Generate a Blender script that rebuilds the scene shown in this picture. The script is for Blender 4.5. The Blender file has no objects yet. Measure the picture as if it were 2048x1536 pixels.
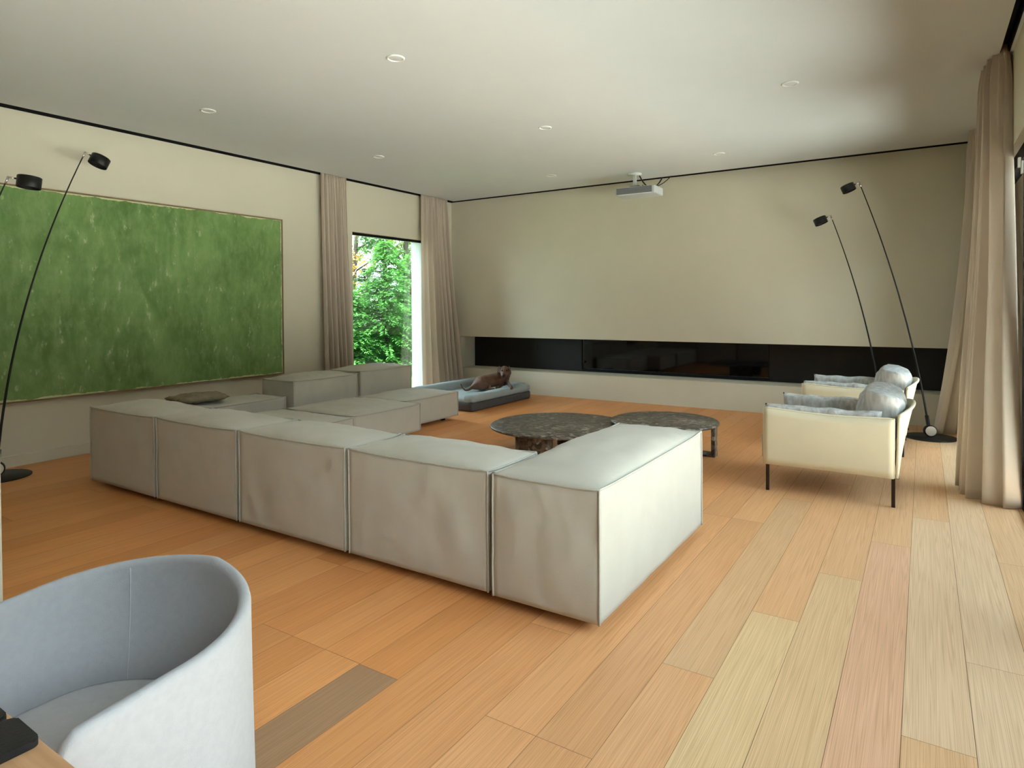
import bpy, bmesh, math, random
from math import sin, cos, pi, radians as R, sqrt, exp
from mathutils import Vector, Matrix, noise

S = bpy.context.scene
COL = S.collection

# ------------------------------------------------------------------ camera
cam_d = bpy.data.cameras.new('camera'); cam = bpy.data.objects.new('camera', cam_d); COL.objects.link(cam)
F_PX, YAW, PITCH, ROLL, CY = 1287.6, R(32.597), R(0.939), R(-0.333), 633.4
cy_, sn_ = cos(YAW), sin(YAW)
Fw = Vector((-sn_*cos(PITCH), cy_*cos(PITCH), -sin(PITCH)))
Rt = Vector((cy_, sn_, 0)); Up = Rt.cross(Fw)
R2 = Rt*cos(ROLL) + Up*sin(ROLL); U2 = -Rt*sin(ROLL) + Up*cos(ROLL)
M = Matrix((R2, U2, -Fw)).transposed().to_4x4(); M.translation = Vector((0, 0, 1.45))
cam.matrix_world = M
cam_d.sensor_width = 36; cam_d.lens = F_PX/2048*36; cam_d.shift_y = -(768-CY)/2048
cam_d.clip_start = .05; cam_d.clip_end = 200
S.camera = cam

# ------------------------------------------------------------------ world and light
S.view_settings.view_transform = 'Standard'; S.view_settings.look = 'None'
S.view_settings.gamma = 1; S.view_settings.use_curve_mapping = False
S.view_settings.exposure = 0.98
w = bpy.data.worlds.new('overcast_sky'); S.world = w; w.use_nodes = True
nt = w.node_tree; nt.nodes.clear()
tc = nt.nodes.new('ShaderNodeTexCoord'); sp = nt.nodes.new('ShaderNodeSeparateXYZ')
rp = nt.nodes.new('ShaderNodeValToRGB'); bg = nt.nodes.new('ShaderNodeBackground'); wo = nt.nodes.new('ShaderNodeOutputWorld')
rp.color_ramp.elements[0].position = 0.0; rp.color_ramp.elements[0].color = (.74, .90, .98, 1)
rp.color_ramp.elements[1].position = .7; rp.color_ramp.elements[1].color = (.68, .86, 1, 1)
nt.links.new(tc.outputs['Generated'], sp.inputs[0]); nt.links.new(sp.outputs['Z'], rp.inputs[0])
nt.links.new(rp.outputs[0], bg.inputs[0]); nt.links.new(bg.outputs[0], wo.inputs[0])
bg.inputs['Strength'].default_value = 5.0

def portal(loc, rot, sx, sy):
    l = bpy.data.lights.new('window_portal', 'AREA'); l.shape = 'RECTANGLE'; l.size = sx; l.size_y = sy
    l.cycles.is_portal = True
    o = bpy.data.objects.new('window_portal', l); o.location = loc; o.rotation_euler = rot; COL.objects.link(o)
portal((.74, 3.475, 1.3), (0, R(90), 0), 2.58, 9.3)
portal((-7.42, 7.55, 1.27), (0, R(-90), 0), 2.53, 1.7)
sun_d = bpy.data.lights.new('sun', 'SUN'); sun_d.energy = 25; sun_d.angle = R(3); sun_d.color = (1, .95, .85)
sun = bpy.data.objects.new('sun', sun_d); sun.rotation_euler = Vector((-.06, .46, -.88)).to_track_quat('-Z', 'Y').to_euler(); COL.objects.link(sun)

# ------------------------------------------------------------------ materials
def mat(name, col, rough=.6, spec=.5, metal=0, var=0, scale=8, bump=0, bscale=60, stretch=(1, 1, 1), col2=None, sheen=0, bdist=.02, detail=3):
    m = bpy.data.materials.new(name); m.use_nodes = True; t = m.node_tree; b = t.nodes['Principled BSDF']
    b.inputs['Base Color'].default_value = (*col, 1); b.inputs['Roughness'].default_value = rough
    b.inputs['Specular IOR Level'].default_value = spec; b.inputs['Metallic'].default_value = metal
    if sheen: b.inputs['Sheen Weight'].default_value = sheen
    tcn = t.nodes.new('ShaderNodeTexCoord'); mp = t.nodes.new('ShaderNodeMapping'); mp.inputs['Scale'].default_value = stretch
    t.links.new(tcn.outputs['Object'], mp.inputs[0])
    n = t.nodes.new('ShaderNodeTexNoise'); n.inputs['Scale'].default_value = scale; n.inputs['Detail'].default_value = detail
    t.links.new(mp.outputs[0], n.inputs['Vector'])
    c2 = col2 or tuple(max(0, c*(1-var)) for c in col)
    r = t.nodes.new('ShaderNodeValToRGB'); r.color_ramp.elements[0].position = .35; r.color_ramp.elements[1].position = .65
    r.color_ramp.elements[0].color = (*c2, 1); r.color_ramp.elements[1].color = (*col, 1)
    t.links.new(n.outputs['Fac'], r.inputs[0]); t.links.new(r.outputs[0], b.inputs['Base Color'])
    if bump:
        n2 = t.nodes.new('ShaderNodeTexNoise'); n2.inputs['Scale'].default_value = bscale; n2.inputs['Detail'].default_value = 4
        t.links.new(mp.outputs[0], n2.inputs['Vector'])
        bp = t.nodes.new('ShaderNodeBump'); bp.inputs['Strength'].default_value = bump; bp.inputs['Distance'].default_value = bdist
        t.links.new(n2.outputs['Fac'], bp.inputs['Height']); t.links.new(bp.outputs[0], b.inputs['Normal'])
    return m

WALL = mat('wall_plaster', (.74, .69, .56), .85, .2, var=.03, scale=2, bump=.06, bscale=90, bdist=.004)
CEIL = mat('ceiling_plaster', (.69, .705, .71), .85, .2, var=.02, scale=2, bump=.04, bscale=90, bdist=.004)
BASEB = mat('baseboard_paint', (.72, .67, .55), .5, .4, var=.02)
BLACK = mat('black_paint', (.006, .006, .007), .7, .2, var=.1)
BLKMET = mat('black_powder_metal', (.008, .008, .009), .45, .4, var=.15, scale=30)
CHAR = mat('charcoal_panel', (.012, .011, .011), .42, .35, var=.25, scale=5, bump=.03)
GLOSS = mat('fireplace_glass', (.002, .002, .002), .04, .5, var=.1)
REVEAL = mat('reveal_render', (.55, .56, .55), .8, .2, var=.03)
SOFA = mat('sofa_linen', (.555, .51, .435), .95, .15, var=.05, scale=5, bump=.35, bscale=260, sheen=.15, bdist=.003)
PIPE = mat('sofa_piping', (.53, .49, .42), .95, .15, var=.08, scale=60)
THROW = mat('olive_cushion_cloth', (.30, .25, .17), .95, .1, var=.2, scale=20, bump=.3, bscale=90)
CURT = mat('curtain_linen', (.80, .69, .58), .95, .1, var=.05, scale=6, bump=.2, bscale=220, stretch=(1, 1, .3), bdist=.003)
def translucent(m, fac=.35, col=(.82, .76, .68)):
    t = m.node_tree; b = t.nodes['Principled BSDF']; out = t.nodes['Material Output']
    tr = t.nodes.new('ShaderNodeBsdfTranslucent'); tr.inputs[0].default_value = (*col, 1)
    mx = t.nodes.new('ShaderNodeMixShader'); mx.inputs[0].default_value = fac
    t.links.new(b.outputs[0], mx.inputs[1]); t.links.new(tr.outputs[0], mx.inputs[2]); t.links.new(mx.outputs[0], out.inputs[0])
translucent(CURT)
CANVAS = mat('armchair_canvas', (.80, .71, .52), .7, .3, var=.04, scale=4, bump=.08, bscale=200)
GREYF = mat('heather_grey_cloth', (.40, .385, .37), .95, .15, scale=18, stretch=(1.5, 1.5, .35), col2=(.60, .585, .56), bump=.4, bscale=120, bdist=.006)
BROWNM = mat('dark_bronze', (.045, .028, .022), .4, .4, metal=.5, var=.2)
FELT = mat('white_grey_felt', (.395, .38, .39), .97, .1, var=.05, scale=60, bump=.35, bscale=420, sheen=.2, bdist=.002)
FELTSEAT = mat('seat_felt', (.44, .43, .435), .97, .1, var=.05, scale=60, bump=.35, bscale=420, sheen=.2, bdist=.002)
OAKT = mat('table_oak', (.60, .33, .17), .45, .4, scale=4, stretch=(1, 14, 14), col2=(.50, .26, .125), bump=.05)
OAKF = mat('frame_oak', (.30, .20, .11), .6, .3, var=.25, scale=12)
PAD = mat('black_leather_pad', (.008, .007, .008), .55, .4, var=.2, scale=30, bump=.1, bscale=200)
BEDL = mat('bed_blue_grey', (.40, .455, .47), .9, .15, var=.08, scale=9, bump=.3, bscale=40)
BEDD = mat('bed_dark_grey', (.10, .095, .095), .85, .2, var=.12, scale=12, bump=.15)
DOG = mat('brown_coat', (.19, .085, .05), .5, .4, var=.45, scale=9, bump=.2, bscale=80, sheen=.1)
DOGM = mat('muzzle_coat', (.20, .12, .06), .6, .3, var=.3, scale=18)
NOSE = mat('dark_nose', (.01, .008, .008), .3, .5, var=.1)
PROJ = mat('projector_shell', (.62, .66, .68), .45, .4, var=.03)
PROJG = mat('projector_grille', (.22, .23, .25), .6, .3, var=.15, scale=4, stretch=(1, 1, 12))
WHITE = mat('white_enamel', (.85, .86, .84), .35, .4, var=.02)
STEEL = mat('brushed_steel', (.75, .74, .70), .25, .5, metal=1, var=.1)
LABEL = mat('pale_disc', (.75, .66, .58), .4, .4, var=.05)

def stone(name):
    m = bpy.data.materials.new(name); m.use_nodes = True; t = m.node_tree; b = t.nodes['Principled BSDF']
    b.inputs['Roughness'].default_value = .38
    tcn = t.nodes.new('ShaderNodeTexCoord')
    n = t.nodes.new('ShaderNodeTexNoise'); n.inputs['Scale'].default_value = 7; n.inputs['Detail'].default_value = 5
    t.links.new(tcn.outputs['Object'], n.inputs['Vector'])
    mx = t.nodes.new('ShaderNodeVectorMath'); mx.operation = 'MULTIPLY_ADD'; mx.inputs[1].default_value = (.12, .12, .12)
    t.links.new(n.outputs['Color'], mx.inputs[0]); t.links.new(tcn.outputs['Object'], mx.inputs[2])
    v = t.nodes.new('ShaderNodeTexVoronoi'); v.inputs['Scale'].default_value = 26; t.links.new(mx.outputs[0], v.inputs['Vector'])
    s = t.nodes.new('ShaderNodeSeparateColor'); t.links.new(v.outputs['Color'], s.inputs[0])
    r = t.nodes.new('ShaderNodeValToRGB'); cr = r.color_ramp; cr.interpolation = 'LINEAR'
    cr.elements[0].position = 0; cr.elements[0].color = (.030, .022, .016, 1)
    cr.elements[1].position = 1; cr.elements[1].color = (.42, .35, .28, 1)
    for p, c in ((.3, (.075, .056, .042, 1)), (.6, (.12, .095, .072, 1)), (.88, (.18, .145, .115, 1)), (.96, (.30, .25, .20, 1))):
        e = cr.elements.new(p); e.color = c
    t.links.new(s.outputs[0], r.inputs[0]); t.links.new(r.outputs[0], b.inputs['Base Color'])
    v2 = t.nodes.new('ShaderNodeTexVoronoi'); v2.feature = 'DISTANCE_TO_EDGE'; v2.inputs['Scale'].default_value = 26
    t.links.new(mx.outputs[0], v2.inputs['Vector'])
    bp = t.nodes.new('ShaderNodeBump'); bp.inputs['Strength'].default_value = .15; bp.inputs['Distance'].default_value = .003
    t.links.new(v2.outputs['Distance'], bp.inputs['Height']); t.links.new(bp.outputs[0], b.inputs['Normal'])
    return m
STONE = stone('brown_breccia')

def painting_mat():
    m = bpy.data.materials.new('green_canvas'); m.use_nodes = True; t = m.node_tree; b = t.nodes['Principled BSDF']
    b.inputs['Roughness'].default_value = .55; b.inputs['Specular IOR Level'].default_value = .25
    tcn = t.nodes.new('ShaderNodeTexCoord')
    def nz(scale, st, det, lo, hi, c0, c1):
        mp = t.nodes.new('ShaderNodeMapping'); mp.inputs['Scale'].default_value = st; t.links.new(tcn.outputs['Object'], mp.inputs[0])
        n = t.nodes.new('ShaderNodeTexNoise'); n.inputs['Scale'].default_value = scale; n.inputs['Detail'].default_value = det
        n.inputs['Roughness'].default_value = .65
        t.links.new(mp.outputs[0], n.inputs['Vector'])
        r = t.nodes.new('ShaderNodeValToRGB'); r.color_ramp.elements[0].position = lo; r.color_ramp.elements[1].position = hi
        r.color_ramp.elements[0].color = c0; r.color_ramp.elements[1].color = c1; t.links.new(n.outputs['Fac'], r.inputs[0])
        return r
    base = nz(1.6, (1, 1.4, .9), 8, .33, .67, (.11, .215, .055, 1), (.235, .39, .13, 1))
    mott = nz(7, (1, 1.8, .8), 9, .45, .80, (0, 0, 0, 1), (1, 1, 1, 1))
    mx = t.nodes.new('ShaderNodeMix'); mx.data_type = 'RGBA'; mx.blend_type = 'MIX'
    mu = t.nodes.new('ShaderNodeMath'); mu.operation = 'MULTIPLY'; mu.inputs[1].default_value = .75
    t.links.new(mott.outputs[0], mu.inputs[0]); t.links.new(mu.outputs[0], mx.inputs['Factor'])
    t.links.new(base.outputs[0], mx.inputs['A']); mx.inputs['B'].default_value = (.32, .45, .20, 1)
    # pale scratches, denser toward the edges of the canvas
    fl = nz(6, (1, 2.2, 1.0), 9, .60, .68, (0, 0, 0, 1), (1, 1, 1, 1))
    sp_ = t.nodes.new('ShaderNodeSeparateXYZ'); t.links.new(tcn.outputs['Object'], sp_.inputs[0])
    mx2 = t.nodes.new('ShaderNodeMix'); mx2.data_type = 'RGBA'; t.links.new(mx.outputs['Result'], mx2.inputs['A'])
    mx2.inputs['B'].default_value = (.68, .74, .48, 1)
    mu2 = t.nodes.new('ShaderNodeMath'); mu2.operation = 'MULTIPLY'; mu2.inputs[1].default_value = .5
    t.links.new(fl.outputs[0], mu2.inputs[0]); t.links.new(mu2.outputs[0], mx2.inputs['Factor'])
    # bare flaking strips at the border: distance to the border plus noise
    def mth(op, a, b_=None, v=None):
        n = t.nodes.new('ShaderNodeMath'); n.operation = op
        t.links.new(a, n.inputs[0])
        if b_ is not None: t.links.new(b_, n.inputs[1])
        elif v is not None: n.inputs[1].default_value = v
        return n.outputs[0]
    ay = mth('ABSOLUTE', sp_.outputs['Y']); az = mth('ABSOLUTE', sp_.outputs['Z'])
    dy = mth('SUBTRACT', ay, v=1.735); dz = mth('SUBTRACT', az, v=.975)
    dm = mth('MAXIMUM', dy, dz)
    ne = nz(3.5, (1, 1, 1), 6, .4, .75, (0, 0, 0, 1), (1, 1, 1, 1))
    s1 = mth('MULTIPLY', ne.outputs[0], v=.035); ed = mth('ADD', dm, s1)
    gt = mth('GREATER_THAN', ed, v=.012)
    mx3 = t.nodes.new('ShaderNodeMix'); mx3.data_type = 'RGBA'; t.links.new(mx2.outputs['Result'], mx3.inputs['A'])
    mx3.inputs['B'].default_value = (.62, .66, .38, 1); t.links.new(gt, mx3.inputs['Factor'])
    t.links.new(mx3.outputs['Result'], b.inputs['Base Color'])
    return m
GREEN = painting_mat()

def floor_mat():
    m = bpy.data.materials.new('oak_planks'); m.use_nodes = True; t = m.node_tree; b = t.nodes['Principled BSDF']
    uv = t.nodes.new('ShaderNodeUVMap'); uv.uv_map = 'grain'
    at = t.nodes.new('ShaderNodeVertexColor'); at.layer_name = 'plank_colour'
    mp = t.nodes.new('ShaderNodeMapping'); mp.inputs['Scale'].default_value = (7, .75, 1); t.links.new(uv.outputs[0], mp.inputs[0])
    n = t.nodes.new('ShaderNodeTexNoise'); n.inputs['Scale'].default_value = 1.0; n.inputs['Detail'].default_value = 2
    t.links.new(mp.outputs[0], n.inputs['Vector'])
    ml = t.nodes.new('ShaderNodeMath'); ml.operation = 'MULTIPLY'; ml.inputs[1].default_value = 17; t.links.new(n.outputs['Fac'], ml.inputs[0])
    fr = t.nodes.new('ShaderNodeMath'); fr.operation = 'PINGPONG'; fr.inputs[1].default_value = .5; t.links.new(ml.outputs[0], fr.inputs[0])
    r = t.nodes.new('ShaderNodeValToRGB'); r.color_ramp.elements[0].position = 0; r.color_ramp.elements[1].position = .35
    r.color_ramp.elements[0].color = (.84, .79, .73, 1); r.color_ramp.elements[1].color = (1, 1, 1, 1); t.links.new(fr.outputs[0], r.inputs[0])
    mp2 = t.nodes.new('ShaderNodeMapping'); mp2.inputs['Scale'].default_value = (110, 5, 1); t.links.new(uv.outputs[0], mp2.inputs[0])
    n2 = t.nodes.new('ShaderNodeTexNoise'); n2.inputs['Scale'].default_value = 1; n2.inputs['Detail'].default_value = 4; t.links.new(mp2.outputs[0], n2.inputs['Vector'])
    r2 = t.nodes.new('ShaderNodeValToRGB'); r2.color_ramp.elements[0].position = .3; r2.color_ramp.elements[1].position = .7
    r2.color_ramp.elements[0].color = (.88, .86, .83, 1); r2.color_ramp.elements[1].color = (1.04, 1.04, 1.04, 1); t.links.new(n2.outputs['Fac'], r2.inputs[0])
    m1 = t.nodes.new('ShaderNodeMix'); m1.data_type = 'RGBA'; m1.blend_type = 'MULTIPLY'; m1.inputs['Factor'].default_value = 1
    t.links.new(at.outputs['Color'], m1.inputs['A']); t.links.new(r.outputs[0], m1.inputs['B'])
    m2 = t.nodes.new('ShaderNodeMix'); m2.data_type = 'RGBA'; m2.blend_type = 'MULTIPLY'; m2.inputs['Factor'].default_value = 1
    t.links.new(m1.outputs['Result'], m2.inputs['A']); t.links.new(r2.outputs[0], m2.inputs['B'])
    t.links.new(m2.outputs['Result'], b.inputs['Base Color'])
    b.inputs['Roughness'].default_value = .40; b.inputs['Specular IOR Level'].default_value = .3
    bp = t.nodes.new('ShaderNodeBump'); bp.inputs['Strength'].default_value = .12; bp.inputs['Distance'].default_value = .002
    t.links.new(n2.outputs['Fac'], bp.inputs['Height']); t.links.new(bp.outputs[0], b.inputs['Normal'])
    return m
FLOORM = floor_mat()
SEAM = mat('plank_seam', (.30, .16, .075), .8, .1, var=.1)

def leaf_mat(name, c, c2):
    m = mat(name, c, .55, .25, scale=1.3, col2=c2, detail=5)
    t = m.node_tree; b = t.nodes['Principled BSDF']; out = t.nodes['Material Output']
    tr = t.nodes.new('ShaderNodeBsdfTranslucent'); tr.inputs[0].default_value = (c[0]*1.3, c[1]*1.5, c[2]*.8, 1)
    mx = t.nodes.new('ShaderNodeMixShader'); mx.inputs[0].default_value = .35
    t.links.new(b.outputs[0], mx.inputs[1]); t.links.new(tr.outputs[0], mx.inputs[2]); t.links.new(mx.outputs[0], out.inputs[0])
    return m
LEAF_G = leaf_mat('conifer_green', (.065, .21, .045), (.02, .08, .022))
LEAF_D = leaf_mat('deep_green', (.03, .085, .025), (.012, .036, .012))
LEAF_Y = leaf_mat('yellow_green', (.15, .21, .03), (.045, .09, .018))
LEAF_O = leaf_mat('autumn_leaves', (.34, .14, .035), (.18, .16, .04))
LEAF_B = leaf_mat('grass_blades', (.05, .16, .04), (.03, .10, .03))
BARK = mat('dark_bark', (.05, .04, .032), .9, .1, var=.3, scale=20)
BARKW = mat('pale_bark', (.34, .34, .32), .9, .1, var=.3, scale=14)
LAWN = mat('lawn', (.05, .09, .03), .9, .1, var=.4, scale=6)
PAVE = mat('terrace_paving', (.55, .54, .51), .8, .2, var=.1, scale=3)
def glass_mat():
    m = bpy.data.materials.new('window_glass'); m.use_nodes = True; t = m.node_tree; t.nodes.clear()
    o = t.nodes.new('ShaderNodeOutputMaterial'); tr = t.nodes.new('ShaderNodeBsdfTransparent'); tr.inputs[0].default_value = (.95, .98, .96, 1)
    g = t.nodes.new('ShaderNodeBsdfGlossy'); g.inputs['Roughness'].default_value = .01
    f = t.nodes.new('ShaderNodeFresnel'); f.inputs[0].default_value = 1.3
    mx = t.nodes.new('ShaderNodeMixShader'); t.links.new(f.outputs[0], mx.inputs[0])
    t.links.new(tr.outputs[0], mx.inputs[1]); t.links.new(g.outputs[0], mx.inputs[2]); t.links.new(mx.outputs[0], o.inputs[0])
    return m
GLASS = glass_mat()

# ------------------------------------------------------------------ helpers
def obj(name, bm, m, parent=None, smooth=False, loc=None):
    if isinstance(bm, bmesh.types.BMesh):
        me = bpy.data.meshes.new(name); bmesh.ops.recalc_face_normals(bm, faces=bm.faces); bm.to_mesh(me); bm.free()
    else:
        me = bm
    if m is not None and not me.materials: me.materials.append(m)
    if smooth:
        for p in me.polygons: p.use_smooth = True
    o = bpy.data.objects.new(name, me); COL.objects.link(o)
    if parent is not None: o.parent = parent
    if loc is not None: o.location = loc
    return o
def tag(o, label, cat, group=None, kind=None):
    o['label'] = label; o['category'] = cat
    if group: o['group'] = group
    if kind: o['kind'] = kind
    return o
def thing(name, label, cat, loc=(0, 0, 0), rz=0, group=None):
    o = bpy.data.objects.new(name, None); o.empty_display_size = .1; COL.objects.link(o)
    o.location = loc; o.rotation_euler = (0, 0, rz)
    return tag(o, label, cat, group)
def struct(name, bm, m, parent=None, smooth=False):
    o = obj(name, bm, m, parent, smooth)
    if parent is None: o['kind'] = 'structure'
    return o
def box(bm, a, b, bevel=0):
    r = bmesh.ops.create_cube(bm, size=1)
    vs = r['verts']
    for v in vs:
        v.co = Vector((a[i] + (v.co[i]+.5)*(b[i]-a[i]) for i in range(3)))
    if bevel:
        es = {e for v in vs for e in v.link_edges}
        bmesh.ops.bevel(bm, geom=list(es), offset=bevel, segments=3, affect='EDGES', profile=.6)
def nb(): return bmesh.new()
def onebox(a, b, bevel=0):
    bm = nb(); box(bm, a, b, bevel); return bm
def tube(bm, pts, r, seg=8, cap=True, squash=None):
    pts = [Vector(p) for p in pts]; n = len(pts)
    rr = r if callable(r) else (lambda s: r)
    rings = []; up = Vector((0, 0, 1)); prev = None
    for i, p in enumerate(pts):
        d = (pts[min(i+1, n-1)] - pts[max(i-1, 0)]).normalized()
        if prev is None:
            a = up if abs(d.z) < .9 else Vector((1, 0, 0)); x = d.cross(a).normalized()
        else:
            x = (prev - d*prev.dot(d)).normalized()
        prev = x; y = d.cross(x); q = rr(i/(n-1))
        rings.append([bm.verts.new(p + x*q*cos(2*pi*k/seg) + y*q*sin(2*pi*k/seg)) for k in range(seg)])
    for i in range(n-1):
        for k in range(seg):
            bm.faces.new((rings[i][k], rings[i][(k+1) % seg], rings[i+1][(k+1) % seg], rings[i+1][k]))
    if cap:
        bm.faces.new(rings[0][::-1]); bm.faces.new(rings[-1])
def cyl(bm, c, r, h, seg=48, axis=(0, 0, 1), bevel=0):
    """solid of revolution: c = base centre, along axis"""
    ax = Vector(axis).normalized(); q = ax.to_track_quat('Z', 'Y').to_matrix().to_4x4(); q.translation = Vector(c)
    prof = [(0, 0), (r-bevel, 0)] + ([(r, bevel), (r, h-bevel)] if bevel else [(r, h)]) + [(r-bevel, h), (0, h)] if bevel else [(0, 0), (r, 0), (r, h), (0, h)]
    lathe(bm, prof, seg, q)
def lathe(bm, prof, seg, mtx=Matrix()):
    rings = []
    for (r, z) in prof:
        if r < 1e-6: rings.append([bm.verts.new(mtx @ Vector((0, 0, z)))])
        else: rings.append([bm.verts.new(mtx @ Vector((r*cos(2*pi*k/seg), r*sin(2*pi*k/seg), z))) for k in range(seg)])
    for a, b in zip(rings, rings[1:]):
        for k in range(seg):
            k2 = (k+1) % seg
            if len(a) == 1 and len(b) == 1: continue
            if len(a) == 1: bm.faces.new((a[0], b[k], b[k2]))
            elif len(b) == 1: bm.faces.new((a[k], a[k2], b[0]))
            else: bm.faces.new((a[k], a[k2], b[k2], b[k]))

def copy_tree(o, parent=None):
    c = o.copy(); COL.objects.link(c); c.parent = parent
    for ch in list(o.children):
        copy_tree(ch, c)
    return c

# ------------------------------------------------------------------ room shell
XL, XR, YB, YF, H = -7.05, .541, 9.05, -3.6, 3.279
HT = 3.46

def wall(name, boxes, m=WALL):
    bm = nb()
    for a, b in boxes: box(bm, a, b)
    return struct(name, bm, m)
# left wall with the garden window opening y 6.70..8.40, z 0..2.55
wall('wall_left', [((XL-.36, YF-.3, -.1), (XL, 6.70, HT)), ((XL-.36, 8.40, -.1), (XL, YB+.6, HT)), ((XL-.36, 6.70, 2.555), (XL, 8.40, HT)), ((XL-.36, 6.70, -.1), (XL-.02, 8.40, -.012))])
# back wall with the long recess
wall('wall_back', [((XL, YB, .377), (-6.86, YB+.7, .926)), ((XL, YB, .926), (XR, YB+.7, HT)), ((XL, YB, -.1), (XR, YB+.7, .377)), ((-6.86, YB+.46, .377), (XR, YB+.7, .926))])
# right wall with two tall glazed openings
wall('wall_right', [((XR, YF-.3, -.1), (XR+.3, -1.2, HT)), ((XR, 8.15, -.1), (XR+.3, YB+.7, HT)),
                    ((XR, -1.2, 2.59), (XR+.3, 8.15, HT))])
wall('wall_front', [((XL, YF-.3, -.1), (XR, YF, HT))])
# end of a partition wall at the very left edge of the view
wall('wall_partition', [((-5.9, 1.08, 0), (-3.842, 1.306, H))])
bm = nb(); box(bm, (-6.905, YF, H), (.462, 8.925, HT)); box(bm, (.522, YF, H), (XR, 8.925, HT))
struct('ceiling', bm, CEIL)
bm = nb()
box(bm, (XL, YF, H+.1), (-6.905, YB, HT)); box(bm, (-6.905, 8.925, H+.1), (.522, YB, HT)); box(bm, (.462, YF, H+.1), (.522, 8.925, HT))
struct('trim_1', bm, BLACK)      # black curtain channel running round the ceiling
bm = nb()  # black linings of the channel sides
box(bm, (XL, YF, H+.004), (XL+.008, YB, H+.1)); box(bm, (-6.913, YF, H+.004), (-6.905, 8.93, H+.1))
box(bm, (XL, YB-.008, H+.004), (XR, YB, H+.1)); box(bm, (-6.905, 8.925, H+.004), (.46, 8.933, H+.1))
box(bm, (.462, YF, H+.004), (.468, 8.93, H+.1)); box(bm, (.516, YF, H+.004), (.522, 8.93, H+.1))
struct('trim_2', bm, BLACK)
struct('baseboard_left', onebox((XL, YF, 0), (XL+.022, 6.66, .105), .004), BASEB)

# ------------------------------------------------------------------ floor: planks along the room
rng = random.Random(7)
PW, PL, X0 = .2075, 2.628, -.058
ends = {0: 2.504, 1: 3.16, -1: 4.476, -2: 3.804, -3: 3.16, -4: 2.504, -5: 1.848, -9: 1.845, 2: 1.848}
me = bpy.data.meshes.new('floor'); V = []; Fc = []; UVs = []; Cs = []; MI = []
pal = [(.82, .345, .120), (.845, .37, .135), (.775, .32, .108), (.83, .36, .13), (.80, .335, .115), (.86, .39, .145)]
def quad(x0, x1, y0, y1, z, col, mi, uo=(0, 0)):
    i = len(V); V.extend([(x0, y0, z), (x1, y0, z), (x1, y1, z), (x0, y1, z)]); Fc.append((i, i+1, i+2, i+3))
    UVs.extend([(x0-x0+uo[0], y0+uo[1]), (x1-x0+uo[0], y0+uo[1]), (x1-x0+uo[0], y1+uo[1]), (x0-x0+uo[0], y1+uo[1])]); Cs.append(col); MI.append(mi)
g = .0009
k = math.floor((XL-.1-X0)/PW)
while X0+k*PW < XR+.35:
    xa, xb = X0+k*PW, X0+(k+1)*PW
    e = ends.get(k, 1.848 + .657*rng.randrange(4))
    n0 = math.floor((YF-e)/PL)
    for j in range(n0, 8):
        ya, yb = e+j*PL, e+(j+1)*PL
        ya = max(ya, YF-.3); yb = min(yb, YB+.05)
        if yb <= ya+.01: continue
        c = pal[rng.randrange(len(pal))]; f = rng.uniform(.93, 1.06); c = tuple(q*f for q in c)
        if k > -9: c = tuple(q*(1-min(1, .09*(k+9)))+p*min(1, .09*(k+9)) for q, p in zip(c, (.88, .575, .345)))   # paler toward the glazing: window sheen painted into the plank colour
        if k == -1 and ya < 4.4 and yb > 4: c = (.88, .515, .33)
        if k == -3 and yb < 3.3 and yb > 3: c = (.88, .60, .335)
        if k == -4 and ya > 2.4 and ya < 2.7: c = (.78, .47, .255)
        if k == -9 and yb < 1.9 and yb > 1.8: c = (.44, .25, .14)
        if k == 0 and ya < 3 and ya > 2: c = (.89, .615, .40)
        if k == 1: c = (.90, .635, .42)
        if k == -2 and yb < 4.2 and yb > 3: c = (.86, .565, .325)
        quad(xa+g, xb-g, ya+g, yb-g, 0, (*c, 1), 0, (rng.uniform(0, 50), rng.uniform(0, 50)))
    k += 1
quad(XL-.36, XR+.3, YF-.3, YB+.05, -.0012, (.2, .1, .05, 1), 1)
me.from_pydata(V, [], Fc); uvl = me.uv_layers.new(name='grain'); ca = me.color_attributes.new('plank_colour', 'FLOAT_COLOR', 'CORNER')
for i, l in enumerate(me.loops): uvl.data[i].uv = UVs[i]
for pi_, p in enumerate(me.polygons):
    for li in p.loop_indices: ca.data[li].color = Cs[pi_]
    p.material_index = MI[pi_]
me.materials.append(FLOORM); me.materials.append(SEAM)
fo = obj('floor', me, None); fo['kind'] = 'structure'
bm = onebox((XL-.36, YF-.3, -.12), (XR+.3, YB+.05, -.004)); struct('trim_9', bm, SEAM)

# ------------------------------------------------------------------ windows
def window(name, x0, x1, y0, y1, z1, mull, fw=.05, sides=True):
    t = bpy.data.objects.new(name, None); COL.objects.link(t); t['kind'] = 'structure'
    t.location = ((x0+x1)/2, (y0+y1)/2, 0)
    o3 = Vector(t.location)
    def sb(a, b): return onebox(Vector(a)-o3, Vector(b)-o3, .004)
    bm = nb()
    for a, b in [((x0, y0, z1-fw), (x1, y1, z1)), ((x0, y0, 0), (x1, y1, .03))] + ([((x0, y0, 0), (x1, y0+fw, z1)), ((x0, y1-fw, 0), (x1, y1, z1))] if sides else []) + \
                [((x0, m-fw/2, 0), (x1, m+fw/2, z1)) for m in mull]:
        box(bm, Vector(a)-o3, Vector(b)-o3)
    obj('window_frame', bm, BLACK, t)
    gx = (x0+x1)/2
    obj('window_pane', sb((gx-.003, y0+(fw*.8 if sides else 0), .03), (gx+.003, y1-(fw*.8 if sides else .014), z1-fw*.8)), GLASS, t)
    return t
W1 = window('window_1', XL-.09, XL-.04, 6.70, 8.40, 2.553, [], .035, sides=False)
W2 = window('window_2', XR+.05, XR+.13, -1.2, 8.15, 2.585, [1.15, 3.5, 5.75], .10)
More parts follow.
